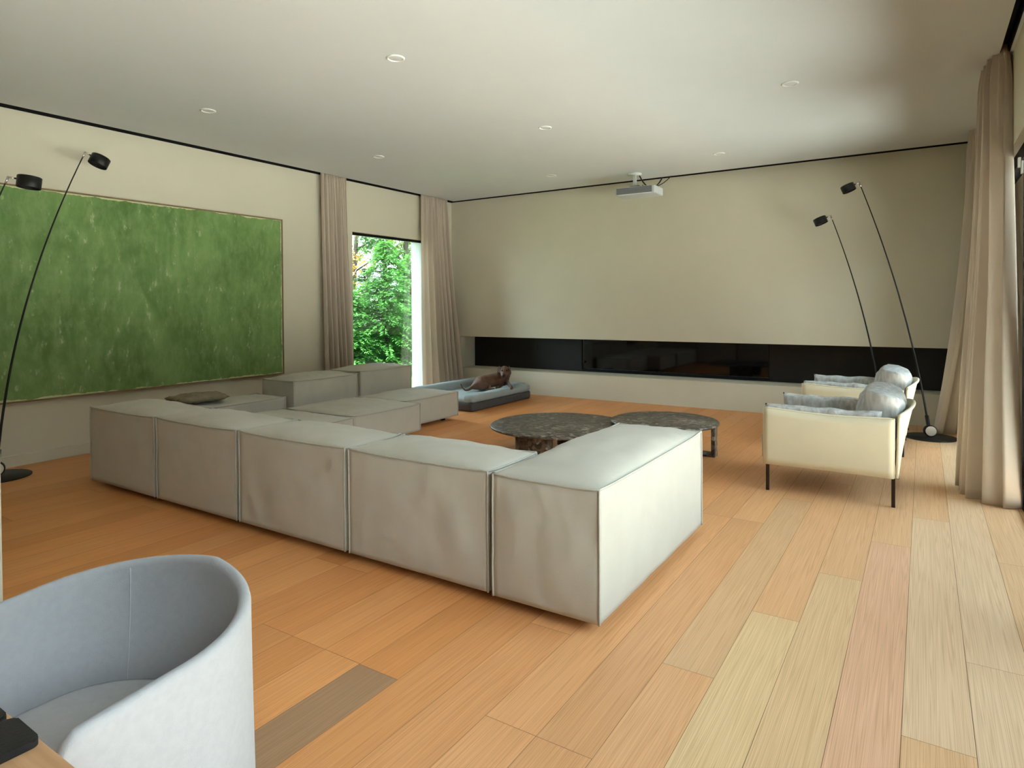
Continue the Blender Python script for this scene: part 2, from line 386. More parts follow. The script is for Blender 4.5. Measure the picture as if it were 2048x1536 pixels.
bm = nb(); box(bm, (-.016, -.022, -.045), (.0, .022, .045), .005); box(bm, (-.034, -.016, .0), (-.016, .016, .07), .005)
obj('frame_latch', bm, WHITE, W2, loc=(-.045, 5.73-3.475, 2.40))
struct('trim_3', onebox((XL-.355, 8.386, 0), (XL-.001, 8.3995, 2.554)), REVEAL)   # pale render lining of the garden window jamb

# recess lining: charcoal fronts and the dark fireplace glass
t = thing('wall_cabinet', 'long black lacquered fronts set in the recess, left of fireplace', 'cabinet', (-5.7, YB+.43, .38))
obj('front_panel', onebox((-1.158, -.012, 0), (.99, .02, .545)), CHAR, t)
t = thing('wall_cabinet', 'black lacquered fronts set in the recess behind the armchairs', 'cabinet', (-.8, YB+.43, .38))
obj('front_panel', onebox((-1.0, -.012, 0), (1.33, .02, .545)), CHAR, t)
t = thing('fireplace', 'wide black glazed fireplace set in the middle of the wall recess', 'fireplace', (-3.25, YB+.44, .38))
obj('glass_front', onebox((-1.43, -.004, .05), (1.43, .012, .545)), GLOSS, t)
obj('metal_frame', onebox((-1.45, -.016, .0), (1.45, .012, .045)), BLACK, t)
obj('side_strip', onebox((-1.458, -.018, 0), (-1.444, .012, .545)), BLACK, t); obj('side_strip', onebox((1.432, -.018, 0), (1.446, .012, .545)), BLACK, t)

# ------------------------------------------------------------------ painting
PY, PZ = 3.68, 1.588   # centre ; half 1.76 x 1.0
t = thing('painting', 'huge mottled green abstract canvas in a thin wooden frame on left wall', 'painting', (XL+.045, PY, PZ))
obj('canvas', onebox((-.015, -1.745, -.985), (.0, 1.745, .985)), GREEN, t)
bm = nb()
for a, b in [((-.042, -1.765, .985), (.006, 1.765, 1.0)), ((-.042, -1.765, -1.0), (.006, 1.765, -.985)), ((-.042, -1.765, -.985), (.006, -1.748, .985)), ((-.042, 1.748, -.985), (.006, 1.765, .985))]:
    box(bm, a, b)
obj('frame', bm, OAKF, t)

# ------------------------------------------------------------------ downlights and projector
def downlight(x, y, label):
    t = thing('recessed_downlight', label, 'ceiling light', (x, y, H), 0, 'recessed downlights in the ceiling')
    bm = nb(); lathe(bm, [(.050, -.001), (.052, -.007), (.060, -.009), (.068, -.004), (.0685, 0), (.050, 0), (.050, -.001)], 40); obj('trim_ring', bm, WHITE, t, True)
    bm = nb(); lathe(bm, [(0, -.0015), (.044, -.0035), (.050, -.001), (.050, -.0003), (0, -.0003)], 40); obj('diffuser', bm, CEIL, t, True)
for x, y, l in [(-3.279, 3.558, 'white round recessed downlight, the largest and highest in view'),
                (-5.595, 3.541, 'white round recessed downlight above the green painting'),
                (-3.278, 5.774, 'white round recessed downlight in front of the projector, nearest the ceiling middle'),
                (-5.593, 5.754, 'white round recessed downlight near the left curtain'),
                (-2.09, 7.931, 'white round recessed downlight just right of the projector'),
                (-.939, 5.761, 'white round recessed downlight at the upper right, near the right curtains'),
                (-4.405, 7.939, 'faint small recessed downlight just left of the projector')]:
    downlight(x, y, l)

t = thing('projector', 'pale grey video projector hanging from the ceiling by the back wall', 'projector', (-3.3, 8.42, 0))
bm = nb(); box(bm, (-.30, -.14, 2.955), (.272, .20, 3.065), .022); obj('body', bm, PROJ, t, True)
bm = nb(); box(bm, (-.272, -.150, 2.972), (.235, -.139, 3.054), .004); obj('front_grille', bm, PROJG, t)
bm = nb(); box(bm, (-.24, -.148, 2.957), (.225, -.142, 2.969), .002); obj('lower_trim', bm, WHITE, t)
bm = nb(); cyl(bm, (-.085, .06, H-.022), .092, .022, 40); cyl(bm, (-.085, .06, 3.10), .026, H-3.11, 24); obj('mount_pole', bm, WHITE, t, True)
bm = nb(); box(bm, (-.16, -.03, 3.07), (.0, .15, 3.078)); box(bm, (-.16, -.03, 3.098), (.0, .15, 3.106)); box(bm, (-.13, .0, 3.078), (-.04, .11, 3.098)); obj('mount_bracket', bm, STEEL, t)
bm = nb()
def arc(p0, p1, sag, n=14): return [Vector(p0).lerp(Vector(p1), i/n) - Vector((0, 0, sag*4*(i/n)*(1-i/n))) for i in range(n+1)]
tube(bm, arc((-.03, .09, H-.03), (.16, .52, H+.02), .17), .009); tube(bm, arc((-.0, .12, 3.12), (.30, .52, H+.03), .09), .006); obj('cable', bm, BLKMET, t, True)

# ------------------------------------------------------------------ soft box modules (sofa)
def fbm(x, y, z, o=3): return noise.fractal(Vector((x, y, z)), 1.0, 2.0, o)
def puff(dims, bulge=(.02, .02, .035), sag=.012, seed=0, n=None, wr=.004):
    """soft upholstered block; local box centred in x,y ; z from 0"""
    dx, dy, dz = dims
    nx, ny, nz_ = [max(6, int(d/.028)) for d in dims] if n is None else n
    bm = nb(); cache = {}
    def P(i, j, k):
        key = (i, j, k)
        if key in cache: return cache[key]
        u, v, q = i/nx, j/ny, k/nz_
        a, b, c = 2*u-1, 2*v-1, 2*q-1
        x, y, z = (u-.5)*dx, (v-.5)*dy, q*dz
        ga, gb, gc = 1-abs(a)**3, 1-abs(b)**3, 1-abs(c)**3
        def wrk(s, t_): return wr*fbm(s*7+seed*3.1, t_*7+seed*1.7, seed*.77)
        if i in (0, nx):
            f = gb*gc; s = -1 if i == 0 else 1
            x += s*f*(bulge[0]) + s*min(1, f*4)*.55*(wrk(y, z*.6) + wr*.8*fbm(y*24, z*4, seed)*q**3)
        if j in (0, ny):
            f = ga*gc; s = -1 if j == 0 else 1
            y += s*f*(bulge[1]) + s*min(1, f*4)*(wrk(x, z*.6+4) + wr*.8*fbm(x*24+9, z*4, seed)*q**3)
        if k == nz_:
            f = ga*gb; z += ((1-abs(a)**2.4)*(1-abs(b)**2.4))**.75*bulge[2] + min(1, f*4)*wrk(x+3, y)
        z -= sag*q*((1-a**4)*(1 if j in (0, ny) else .6) + (1-b**4)*(1 if i in (0, nx) else .6))*.5
        # edges waver a touch
        x += .003*noise.noise(Vector((x*4+seed, y*4, z*4))); y += .003*noise.noise(Vector((x*4, y*4+seed, z*4+5)))
        cache[key] = bm.verts.new((x, y, z)); return cache[key]
    for k in (0, nz_):
        for i in range(nx):
            for j in range(ny): bm.faces.new([P(i, j, k), P(i+1, j, k), P(i+1, j+1, k), P(i, j+1, k)])
    for j in (0, ny):
        for i in range(nx):
            for k in range(nz_): bm.faces.new([P(i, j, k), P(i+1, j, k), P(i+1, j, k+1), P(i, j, k+1)])
    for i in (0, nx):
        for j in range(ny):
            for k in range(nz_): bm.faces.new([P(i, j, k), P(i, j+1, k), P(i, j+1, k+1), P(i, j, k+1)])
    E = {}
    for nm, ks in (('t0', [(i, 0, nz_) for i in range(nx+1)]), ('t1', [(i, ny, nz_) for i in range(nx+1)]), ('t2', [(0, j, nz_) for j in range(ny+1)]), ('t3', [(nx, j, nz_) for j in range(ny+1)]),
                   ('v0', [(0, 0, k) for k in range(nz_+1)]), ('v1', [(nx, 0, k) for k in range(nz_+1)]), ('v2', [(nx, ny, k) for k in range(nz_+1)]), ('v3', [(0, ny, k) for k in range(nz_+1)])):
        E[nm] = [cache[q].co.copy() for q in ks]
    # sharp fold on the border edges
    return bm, E

def module(label, x0, x1, y0, y1, ztop, seed, group='modules of the corner sofa', cat='sofa module', bulge=(.006, .012, .062), name='sofa_module', zb=.05, rz=0, feet=True, tagside=None):
    cx, cy = (x0+x1)/2, (y0+y1)/2; dx, dy = x1-x0-.034, y1-y0-.030
    t = thing(name, label, cat, (cx, cy, 0), rz, group)
    bm, E = puff((dx, dy, ztop-zb), bulge, seed=seed, sag=.018, wr=.009)
    for e in bm.edges:
        if len(e.link_faces) == 2 and e.calc_face_angle(0) > .9: e.smooth = False
    o = obj('cover', bm, SOFA, t, True, (0, 0, zb))
    bm = nb()
    for kk, pts in E.items():
        off = []
        for p in pts:
            d = Vector((math.copysign(1, p.x) if abs(abs(p.x)-dx/2) < .02 else 0, math.copysign(1, p.y) if abs(abs(p.y)-dy/2) < .02 else 0, 1 if kk[0] == 't' else 0)).normalized()
            off.append(p + d*.0025)
        tube(bm, off, .0055, 6)
    obj('piping', bm, PIPE, t, True, (0, 0, zb))
    if feet:
        for sx in (-1, 1):
            for sy in (-1, 1):
                bm = nb(); cyl(bm, (sx*(dx/2-.13), sy*(dy/2-.15), 0), .03, zb+.004, 20); obj('foot', bm, BLACK, t, True)
    if tagside:
        obj('fabric_tag', onebox((-dx/2-.014, -dy/2+.015, .13), (-dx/2+.004, -dy/2+.022, .165)), WHITE, t)
    return t

YFR = 2.555
G1 = 'high-backed modules along the near side of the sofa'
module('high sofa module at the far left end of the near row', -5.765, -4.775, YFR, YFR+.50, .645, 1, G1, tagside=True)
module('high sofa module, second from the left in the near row', -4.77, -3.785, YFR, YFR+.50, .645, 2, G1)
module('high sofa module in the middle of the near row', -3.78, -2.77, YFR, YFR+.50, .645, 3, G1)
module('high sofa module directly beside the long pale end module, fourth from the left', -2.765, -1.775, YFR, YFR+.50, .645, 4, G1)
module('long pale sofa end module standing out toward the armchairs, nearest the window light', -1.765, -1.172, YFR-.015, 4.10, .645, 5, G1, bulge=(.012, .014, .085))
G2 = 'seat modules of the sofa'
module('low sofa seat module mostly hidden behind the near row', -5.86, -4.735, 3.10, 4.52, .355, 6, G2)
module('square low sofa seat module below the nearer back block', -5.84, -4.775, 4.54, 5.57, .355, 7, G2)
module('square low sofa seat module nearest the dog bed', -5.84, -5.03, 5.585, 6.60, .355, 8, G2)
G3 = 'back blocks of the sofa by the garden window'
module('nearer high back block of the sofa, in front of the left curtain', -6.46, -5.89, 4.70, 5.685, .625, 9, G3)
module('farther high back block of the sofa, in front of the garden window', -6.45, -5.875, 5.695, 6.66, .65, 10, G3)
module('low narrow sofa block with a dark cushion, under the green painting', -6.52, -5.975, 3.45, 4.685, .455, 11, G3, bulge=(.006, .01, .038))

def pillow(w_, h_, th, seed=0, nu=22, nv=18, wr=.006, pinch=.06, power=2.6, gus=.25):
    """soft pillow lying in xz plane, thickness along y; returns bmesh centred"""
    bm = nb(); grid = {}
    for s in (-1, 1):
        for i in range(nu+1):
            for j in range(nv+1):
                a, b = 2*i/nu-1, 2*j/nv-1
                a2, b2 = math.copysign(abs(a)**.8, a), math.copysign(abs(b)**.8, b)
                f = (max(0, 1-abs(a2)**power)*max(0, 1-abs(b2)**power))**.5
                edge = i in (0, nu) or j in (0, nv)
                x = a2*w_/2*(1-pinch*(1-b2*b2)*abs(a2)) ; z = b2*h_/2*(1-pinch*(1-a2*a2)*abs(b2))
                y = s*th/2*(f*(1-gus)+gus*(0 if edge else 1)*min(1, 6*f))
                if not edge: y += s*wr*fbm(x*9+seed, z*9, s*3+seed)
                z += wr*.8*noise.noise(Vector((x*8+seed, z*3, seed)))
                key = (0 if edge else s, i, j)
                if key not in grid: grid[key] = bm.verts.new((x, y, z))
    def G(s, i, j): return grid[(0 if (i in (0, nu) or j in (0, nv)) else s, i, j)]
    for s in (-1, 1):
        for i in range(nu):
            for j in range(nv):
                try: bm.faces.new([G(s, i, j), G(s, i+1, j), G(s, i+1, j+1), G(s, i, j+1)])
                except ValueError: pass
    return bm
bm = pillow(.50, .40, .085, 3, wr=.022)
bmesh.ops.rotate(bm, verts=bm.verts, cent=(0, 0, 0), matrix=Matrix.Rotation(R(90), 3, 'X'))
o = obj('cushion', bm, THROW, None, True, (-6.25, 3.80, .535)); o.rotation_euler = (0, 0, R(80))
tag(o, 'crumpled dark olive cushion lying on the low block under the painting', 'cushion')

# ------------------------------------------------------------------ coffee tables
def disc_top(bm, r, z0, z1, seed):
    n = 96; ring = []
    prof = [(0, z0), (1-.012/r, z0), (1-.003/r, z0+.006), (1, (z0+z1)/2), (1-.003/r, z1-.004), (1-.008/r, z1), (0, z1)]
    rings = []
    for q, z in prof:
        if q == 0: rings.append([bm.verts.new((0, 0, z))]); continue
        rings.append([bm.verts.new((r*q*cos(2*pi*k/n)*(1+.012*sin(3*2*pi*k/n+seed)), r*q*sin(2*pi*k/n)*(1+.012*sin(2*2*pi*k/n+seed)), z)) for k in range(n)])
    for a, b in zip(rings, rings[1:]):
        for k in range(n):
            k2 = (k+1) % n
            if len(a) == 1: bm.faces.new((a[0], b[k], b[k2]))
            elif len(b) == 1: bm.faces.new((a[k], a[k2], b[0]))
            else: bm.faces.new((a[k], a[k2], b[k2], b[k]))
t = thing('coffee_table', 'larger and lower round brown stone coffee table', 'coffee table', (-3.02, 5.59, 0))
bm = nb(); disc_top(bm, .69, .262, .285, 1); obj('tabletop', bm, STONE, t, True)
obj('slab_leg', onebox((-.06, -.60, 0), (.20, -.50, .262), .012), STONE, t)
bm = nb(); cyl(bm, (-.14, -.42, 0), .10, .262, 40); obj('round_leg', bm, STONE, t, True)
obj('slab_leg', onebox((-.2, .30, 0), (.22, .40, .262), .012), STONE, t)
t = thing('coffee_table', 'smaller and higher brown stone coffee table overlapping the large round one', 'coffee table', (-2.13, 6.08, 0))
bm = nb(); disc_top(bm, .515, .308, .333, 2.2); obj('tabletop', bm, STONE, t, True)
bm = nb()
box(bm, (.43, .08, 0), (.465, .18, .308), .004); box(bm, (.10, .08, 0), (.43, .18, .035), .004); box(bm, (.065, .08, 0), (.10, .18, .308), .004)
obj('loop_leg', bm, STONE, t)
bm = nb(); box(bm, (-.12, .25, 0), (.28, .30, .308), .004); obj('slab_leg', bm, STONE, t)

# ------------------------------------------------------------------ armchairs (facing -X)
def armchair():
    t = thing('armchair', 'cream canvas armchair with grey cushions, nearest the camera', 'armchair', (-.6, 5.75, 0), 0, 'pair of cream armchairs with grey cushions')
    X0_, X1_, Y0, Y1 = -.45, .425, -.455, .455
    def side(y, s):
        bm = nb(); n = 24; rows = []
        for i in range(n+1):
            u = i/n; x = X0_ + u*(X1_-X0_)
            zt = .646 - .016*u - .018*sin(pi*u); zb = .206 + .004*sin(pi*u)
            col = []
            for yy in (y-.009, y+.009):
                for q in range(9):
                    v = q/8; b_ = .010*sin(pi*u)*sin(pi*v)*s
                    col.append(bm.verts.new((x, yy+b_, zb+(zt-zb)*v)))
            rows.append(col)
        for i in range(n):
            for q in range(8):
                bm.faces.new([rows[i][q], rows[i+1][q], rows[i+1][q+1], rows[i][q+1]])
                bm.faces.new([rows[i][9+q], rows[i][10+q], rows[i+1][10+q], rows[i+1][9+q]])
            bm.faces.new([rows[i][8], rows[i+1][8], rows[i+1][17], rows[i][17]]); bm.faces.new([rows[i][0], rows[i][9], rows[i+1][9], rows[i+1][0]])
        for c in (rows[0], rows[-1]):
            for q in range(8): bm.faces.new([c[q], c[q+1], c[10+q], c[9+q]])
        top = [(X0_+i/n*(X1_-X0_), y, .646-.016*i/n-.018*sin(pi*i/n)+.004) for i in range(n+1)]
        o = obj('side_panel', bm, CANVAS, t, True)
        b2 = nb(); tube(b2, [(X0_, y, .21)]+top+[(X1_, y, .21)], .008, 8); obj('edge_binding', b2, CANVAS, o, True)
    side(Y0, -1); side(Y1, 1)
    # back panel bulging outward between the corner legs
    bm = nb(); n, m = 22, 12; G = {}
    for s in (0, 1):
        for i in range(n+1):
            for j in range(m+1):
                u, v = i/n, j/m; y = Y0+u*(Y1-Y0); k_ = (1-abs(2*u-1)**2.5)
                zt = .650 + .040*k_; z = .21 + v*(zt-.21)
                x = X1_ + .012 + .075*k_*v**1.3 + .01*v + (0 if s == 0 else .018)
                G[s, i, j] = bm.verts.new((x, y, z))
    for i in range(n):
        for j in range(m):
            bm.faces.new([G[0, i, j], G[0, i+1, j], G[0, i+1, j+1], G[0, i, j+1]]); bm.faces.new([G[1, i, j], G[1, i, j+1], G[1, i+1, j+1], G[1, i+1, j]])
        bm.faces.new([G[0, i, m], G[0, i+1, m], G[1, i+1, m], G[1, i, m]]); bm.faces.new([G[0, i, 0], G[1, i, 0], G[1, i+1, 0], G[0, i+1, 0]])
    for i in (0, n):
        for j in range(m): bm.faces.new([G[0, i, j], G[0, i, j+1], G[1, i, j+1], G[1, i, j]])
    o = obj('back_panel', bm, CANVAS, t, True)
    b2 = nb(); tube(b2, [(X1_+.021+.085*(1-abs(2*i/n-1)**2.5)+.01, Y0+i/n*(Y1-Y0), 0.654+.040*(1-abs(2*i/n-1)**2.5)) for i in range(n+1)], .012, 8); obj('edge_binding', b2, CANVAS, o, True)
    for x in (X0_+.025, X1_-.002):
        for y in (Y0+.015, Y1-.015):
            obj('leg', onebox((x-.012, y-.012, 0), (x+.012, y+.012, .235), .002), BROWNM, t)
    bm = nb()
    for a, b in [((X0_+.02, Y0+.02, .215), (X1_, Y0+.045, .24)), ((X0_+.02, Y1-.045, .215), (X1_, Y1-.02, .24)), ((X0_+.02, Y0+.03, .215), (X0_+.045, Y1-.03, .24)), ((X1_-.025, Y0+.03, .215), (X1_, Y1-.03, .24))]: box(bm, a, b)
    obj('base_frame', bm, BROWNM, t)
    bm, E = puff((.80, .76, .17), (.02, .01, .03), seed=21, n=(24, 22, 6), wr=.008)
    obj('seat_cushion', bm, GREYF, t, True, (X0_+.37, 0, .245))
    for s in (-1, 1):
        th = .06 if s < 0 else .16
        bm = pillow(.80, .34 if s < 0 else .33, th+.04, 5+s, wr=.016, pinch=.03, power=5, gus=.5, nu=40)
        obj('arm_cushion', bm, GREYF, t, True, (X0_+.40, s*(.455-.022-th/2)+(.0), .505 if s < 0 else .50))
    bm = pillow(.80, .42, .30, 31, wr=.020, pinch=.05, power=4.5, gus=.4, nu=34, nv=26)
    bmesh.ops.rotate(bm, verts=bm.verts, cent=(0, 0, 0), matrix=Matrix.Rotation(R(90), 3, 'Z'))
    bmesh.ops.rotate(bm, verts=bm.verts, cent=(0, 0, 0), matrix=Matrix.Rotation(R(14), 3, 'Y'))
    obj('back_cushion', bm, GREYF, t, True, (X1_-.115, .0, .60))
    return t
AC = armchair()
A2 = copy_tree(AC); A2.location = (-.585, 7.55, 0)
A2['label'] = 'cream canvas armchair with grey cushions, farther one beside the back lamps'

# ------------------------------------------------------------------ arc floor lamps
def lamp(label, bx, by, dirx, diry, a, b, ztop, knob_dir, group, head=.16, tilt=20):
    t = thing('floor_lamp', label, 'floor lamp', (bx, by, 0), 0, group)
    D = Vector((dirx, diry, 0)).normalized()
    def P(z): return D*(a*z+b*z*z) + Vector((0, 0, z))
    bm = nb(); lathe(bm, [(0, 0), (.247, 0), (.25, .003), (.25, .010), (.246, .013), (0, .013)], 64); obj('base', bm, BLKMET, t, True)
    N = 40; z0 = .06
    bm = nb(); tube(bm, [P(z0+(ztop-z0)*i/N) for i in range(N+1)], lambda s: .0115-.0065*s, 10); obj('stem', bm, BLKMET, t, True)
    bm = nb(); tube(bm, [P(.05), P(.13), P(.24)], .019, 14); obj('stem_sleeve', bm, BLKMET, t, True)
    K = Vector(knob_dir).normalized(); c = Vector((0, 0, .075))
    bm = nb(); cyl(bm, c - K*.035, .062, .055, 32, K, .006); obj('pivot_weight', bm, BLKMET, t, True)
    bm = nb(); cyl(bm, c + K*.021, .052, .006, 32, K, .001); ob = obj('pale_cap', bm, LABEL, t, True)
    tip = P(ztop)
    # bracket
    dz = (P(ztop)-P(ztop-.05)).normalized()
    bm = nb(); tube(bm, [tip - dz*.015, tip + dz*.04], .0085, 12)
    q = R(tilt); dd = D*cos(q) - Vector((0, 0, sin(q)))    # diameter direction, drooping outward
    j = tip + dz*.04
    tube(bm, [j - dd*.006, j + dd*.055], .007, 10); obj('bracket', bm, STEEL, t, True)
    ax = (D*sin(q) + Vector((0, 0, cos(q)))).normalized()
    cc = j + dd*(.05+head/2)
    hb = head*.55
    bm = nb(); mt = ax.to_track_quat('Z', 'Y').to_matrix().to_4x4(); mt.translation = cc - ax*hb*.62
    r_ = head/2
    lathe(bm, [(r_-.004, .004), (r_-.001, 0), (r_, .002), (r_, hb-.004), (r_-.004, hb), (0, hb), (0, hb-.003), (r_-.004, hb-.006), (r_-.004, .004)], 48, mt)
    obj('lamp_shade', bm, BLKMET, t, True)
    bm = nb(); mt2 = mt.copy(); lathe(bm, [(0, .016), (r_-.004, .016), (r_-.004, .020), (0, .020)], 40, mt2); obj('diffuser', bm, BLKMET, t, True)
    return t
GL = 'tall black bending floor lamps'
kd = (.3, -1, .05)
lamp('taller of the two black bending floor lamps behind the armchairs, base by the curtain', .066, 8.28, -1, 0, .13, .04, 2.79, kd, GL, .145, 22)
lamp('shorter of the two black bending floor lamps behind the armchairs', -.385, 8.70, -1, 0, .10, .05, 2.49, kd, GL, .15, 22)
lamp('tall black bending floor lamp in front of the green painting, whole stem in view', -6.72, 2.255, 0.12, 1, .062, .062, 2.88, (1, -.4, .05), GL, .165, 24)
lamp('black floor lamp cut by the left edge of the photo, only its shade showing', -6.15, 1.56, .25, 1, .10, .055, 2.44, (1, -.4, .05), GL, .165, 6)

# ------------------------------------------------------------------ curtains
def curtain(label, top, bot, nf, amp_t, amp_b, seed, ztop=3.33, zbot=.008, flare=1.3, m=CURT, N=260, Z=44, kick=None, group='floor length beige linen curtains'):
    """top/bot: ((x0,y0),(x1,y1)) ends of the centre line at the top and bottom"""
    rg = random.Random(seed)
    t = thing('curtain', label, 'curtain', ((bot[0][0]+bot[1][0])/2, (bot[0][1]+bot[1][1])/2, 0), 0, group)
    O = Vector(t.location)
    # irregular fold phases
    wds = [rg.uniform(.55, 1.5) for _ in range(nf*2)]; tot = sum(wds); acc = [0]
    for q in wds: acc.append(acc[-1]+q/tot)
    amps = [rg.uniform(.55, 1.0) for _ in range(nf*2)]
    def fold(s):
        for i in range(nf*2):
            if s <= acc[i+1] or i == nf*2-1:
                u = (s-acc[i])/(acc[i+1]-acc[i]); return (1 if i % 2 else -1)*amps[i]*sin(pi*min(1, max(0, u)))**.8, i+u
    bm = nb(); V_ = []
    T0, T1, B0, B1 = [Vector((*q, 0)) for q in (*top, *bot)]
    for r in range(Z+1):
        h = r/Z; z = ztop + (zbot-ztop)*h; f = h**flare
        P0 = T0.lerp(B0, f); P1 = T1.lerp(B1, f); d = (P1-P0); L = d.length; d.normalize(); nrm = Vector((-d.y, d.x, 0))
        row = []
        for i in range(N+1):
            s = i/N; fo_, ph = fold(s)
            hd = exp(-(h*22)**2)   # gathered heading
            a = amp_t + (amp_b-amp_t)*f
            off = fo_*a*(1-.55*hd) + .35*amp_t*sin(s*nf*2*pi*3.2+seed)*exp(-h*7)
            off += .25*a*noise.noise(Vector((s*5+seed, h*1.6, seed*.3)))
            sh = .30*L/nf*noise.noise(Vector((s*4, h*1.3+seed, 7)))*h
            p = P0 + d*(L*s + sh*min(1, 4*s)*min(1, 4*(1-s))) + nrm*off
            if kick: p += Vector(kick(s, h))
            row.append(bm.verts.new((p.x-O.x, p.y-O.y, z + (.004*sin(ph*3) if r < Z else 0))))
        V_.append(row)
    for r in range(Z):
        for i in range(N): bm.faces.new([V_[r][i], V_[r][i+1], V_[r+1][i+1], V_[r+1][i]])
    o = obj('curtain_cloth', bm, m, t, True)
    md = o.modifiers.new('thickness', 'SOLIDIFY'); md.thickness = .003
    # heading tape: small gathered band at the top, inside the channel
    return t
curtain('bunched beige curtain at the left side of the garden window', ((-6.965, 6.05), (-6.965, 6.50)), ((-6.94, 6.08), (-6.92, 6.62)), 6, .042, .085, 3)
curtain('beige curtain bunched in the corner at the right side of the garden window', ((-6.965, 8.12), (-6.965, 8.84)), ((-6.88, 8.03), (-6.78, 8.98)), 8, .042, .10, 5,
        kick=lambda s, h: (.05*h*h*s, 0, 0))
curtain('beige curtain in the back right corner, its hem flaring over the lamp base', ((.44, 8.30), (.45, 8.86)), ((.22, 8.50), (.40, 8.93)), 6, .05, .09, 11, flare=1.6,
        kick=lambda s, h: (-.10*h**3*max(0, 1-s*2.5), 0, 0))
curtain('nearest beige curtain at the right edge, lower half lit white by the window', ((.475, 5.90), (.42, 6.30)), ((.47, 5.66), (.33, 6.22)), 6, .065, .155, 17, flare=1.1, N=300)

# ------------------------------------------------------------------ dog bed and dog
def soft_block(a, b, r, seed, n=None):
    dims = [b[i]-a[i] for i in range(3)]
    bm = nb(); box(bm, a, b)
    es = list(bm.edges); bmesh.ops.bevel(bm, geom=es, offset=r, segments=5, affect='EDGES', profile=.5)
    bmesh.ops.subdivide_edges(bm, edges=[e for e in bm.edges if e.calc_length() > .12], cuts=7, use_grid_fill=True)
    for v in bm.verts:
        q = v.co.copy(); v.co += Vector((noise.noise(q*7+Vector((seed, 0, 0))), noise.noise(q*7+Vector((0, seed, 0))), noise.noise(q*7+Vector((0, 0, seed)))))*.006
    return bm
t = thing('dog_bed', 'grey blue cushioned dog bed with raised edges on the floor by the fireplace', 'dog bed', (-5.75, 7.88, 0))
obj('base_cushion', soft_block((-.56, -.78, .002), (.56, .78, .125), .035, 1), BEDD, t, True)
obj('mattress', soft_block((-.54, -.76, .10), (.50, .66, .175), .035, 2), BEDL, t, True)
obj('side_bolster', soft_block((.37, -.76, .115), (.565, .77, .225), .05, 3), BEDL, t, True)
obj('side_bolster', soft_block((-.57, -.77, .115), (-.36, .77, .28), .065, 4), BEDL, t, True)
obj('end_bolster', soft_block((-.50, .56, .115), (.50, .775, .25), .06, 5), BEDL, t, True)

def skin_mesh(name, verts, edges, radii, m, parent, loc=(0, 0, 0), sub=2, root=0):
    me = bpy.data.meshes.new(name); me.from_pydata([Vector(v)-Vector(loc) for v in verts], edges, []); me.materials.append(m)
    o = bpy.data.objects.new(name, me); COL.objects.link(o); o.location = loc
    if parent: o.parent = parent; o.location = Vector(loc)-Vector(parent.location)
    sk = o.modifiers.new('skin', 'SKIN'); sk.use_smooth_shade = True
    sv = me.skin_vertices[0].data
    for i, r in enumerate(radii): sv[i].radius = (r, r) if not isinstance(r, tuple) else r
    for v in sv: v.use_root = False
    sv[root].use_root = True
    s = o.modifiers.new('sub', 'SUBSURF'); s.levels = sub; s.render_levels = sub
    return o
LOC = (-5.6, 8.1, .17)
dog = thing('dog', 'brown short-haired dog lying on the grey dog bed, head turned to camera', 'dog', LOC)
dv, de, dr = [], [], []
def chain(pts, start=None):
    prev = start
    for p, r in pts:
        dv.append(p); dr.append(r); i = len(dv)-1
        if prev is not None: de.append((prev, i))
        prev = i
    return prev
chain([((-5.64, 8.10, .295), .112)])                                             # 0 mid spine, root
rump = chain([((-5.68, 7.97, .290), .118), ((-5.70, 7.88, .270), .098)], 0)     # 1,2
chest = chain([((-5.58, 8.26, .31), .118), ((-5.53, 8.38, .325), .118)], 0)       # 3,4
neck = chain([((-5.485, 8.39, .400), .080)], chest)                              # 5
skull = chain([((-5.46, 8.32, .462), .092)], neck)                              # 6
brow = chain([((-5.43, 8.26, .448), .074), ((-5.395, 8.20, .415), .054), ((-5.37, 8.155, .395), .048), ((-5.355, 8.13, .388), .036)], skull)
chain([((-5.71, 7.80, .235), .030), ((-5.72, 7.73, .205), .020), ((-5.73, 7.66, .205), .015), ((-5.735, 7.60, .25), .012), ((-5.74, 7.565, .31), .008)], rump)   # tail
chain([((-5.60, 7.90, .25), .060), ((-5.53, 8.01, .235), .040), ((-5.50, 7.93, .21), .022), ((-5.44, 8.02, .20), .024)], rump)       # near hind leg
chain([((-5.46, 8.36, .27), .048), ((-5.38, 8.30, .255), .030), ((-5.27, 8.16, .262), .024), ((-5.195, 8.09, .245), .026), ((-5.165, 8.065, .215), .022)], chest)    # fore leg over the bolster
chain([((-5.50, 8.30, .245), .042), ((-5.47, 8.18, .215), .026), ((-5.46, 8.08, .205), .024)], chest)
body = skin_mesh('body', dv, de, dr, DOG, dog, LOC, 2)
def ear(side):
    hd = Vector((.55, -.83, 0)); rt = Vector((.83, .55, 0))*side
    base = Vector((-5.455, 8.30, .525)) + rt*.074
    bm = nb(); n = 10; rows = []
    for i in range(n+1):
        u = i/n; w_ = .036*sin(pi*(.25+.7*u))*1.3
        c = base + rt*(.028*sin(u*pi*.6)) + Vector((0, 0, -.125*u + .012*sin(pi*u))) + hd*(.014*u)
        rows.append([c + hd*w_*cos(q) + rt*.007*sin(q) for q in [2*pi*k/10 for k in range(10)]])
    vs = [[bm.verts.new(p-Vector(LOC)) for p in r] for r in rows]
    for i in range(n):
        for k_ in range(10): bm.faces.new([vs[i][k_], vs[i][(k_+1) % 10], vs[i+1][(k_+1) % 10], vs[i+1][k_]])
    bm.faces.new(vs[0]); bm.faces.new(vs[-1][::-1])
    obj('ear', bm, DOG, dog, True)
ear(-1); ear(1)
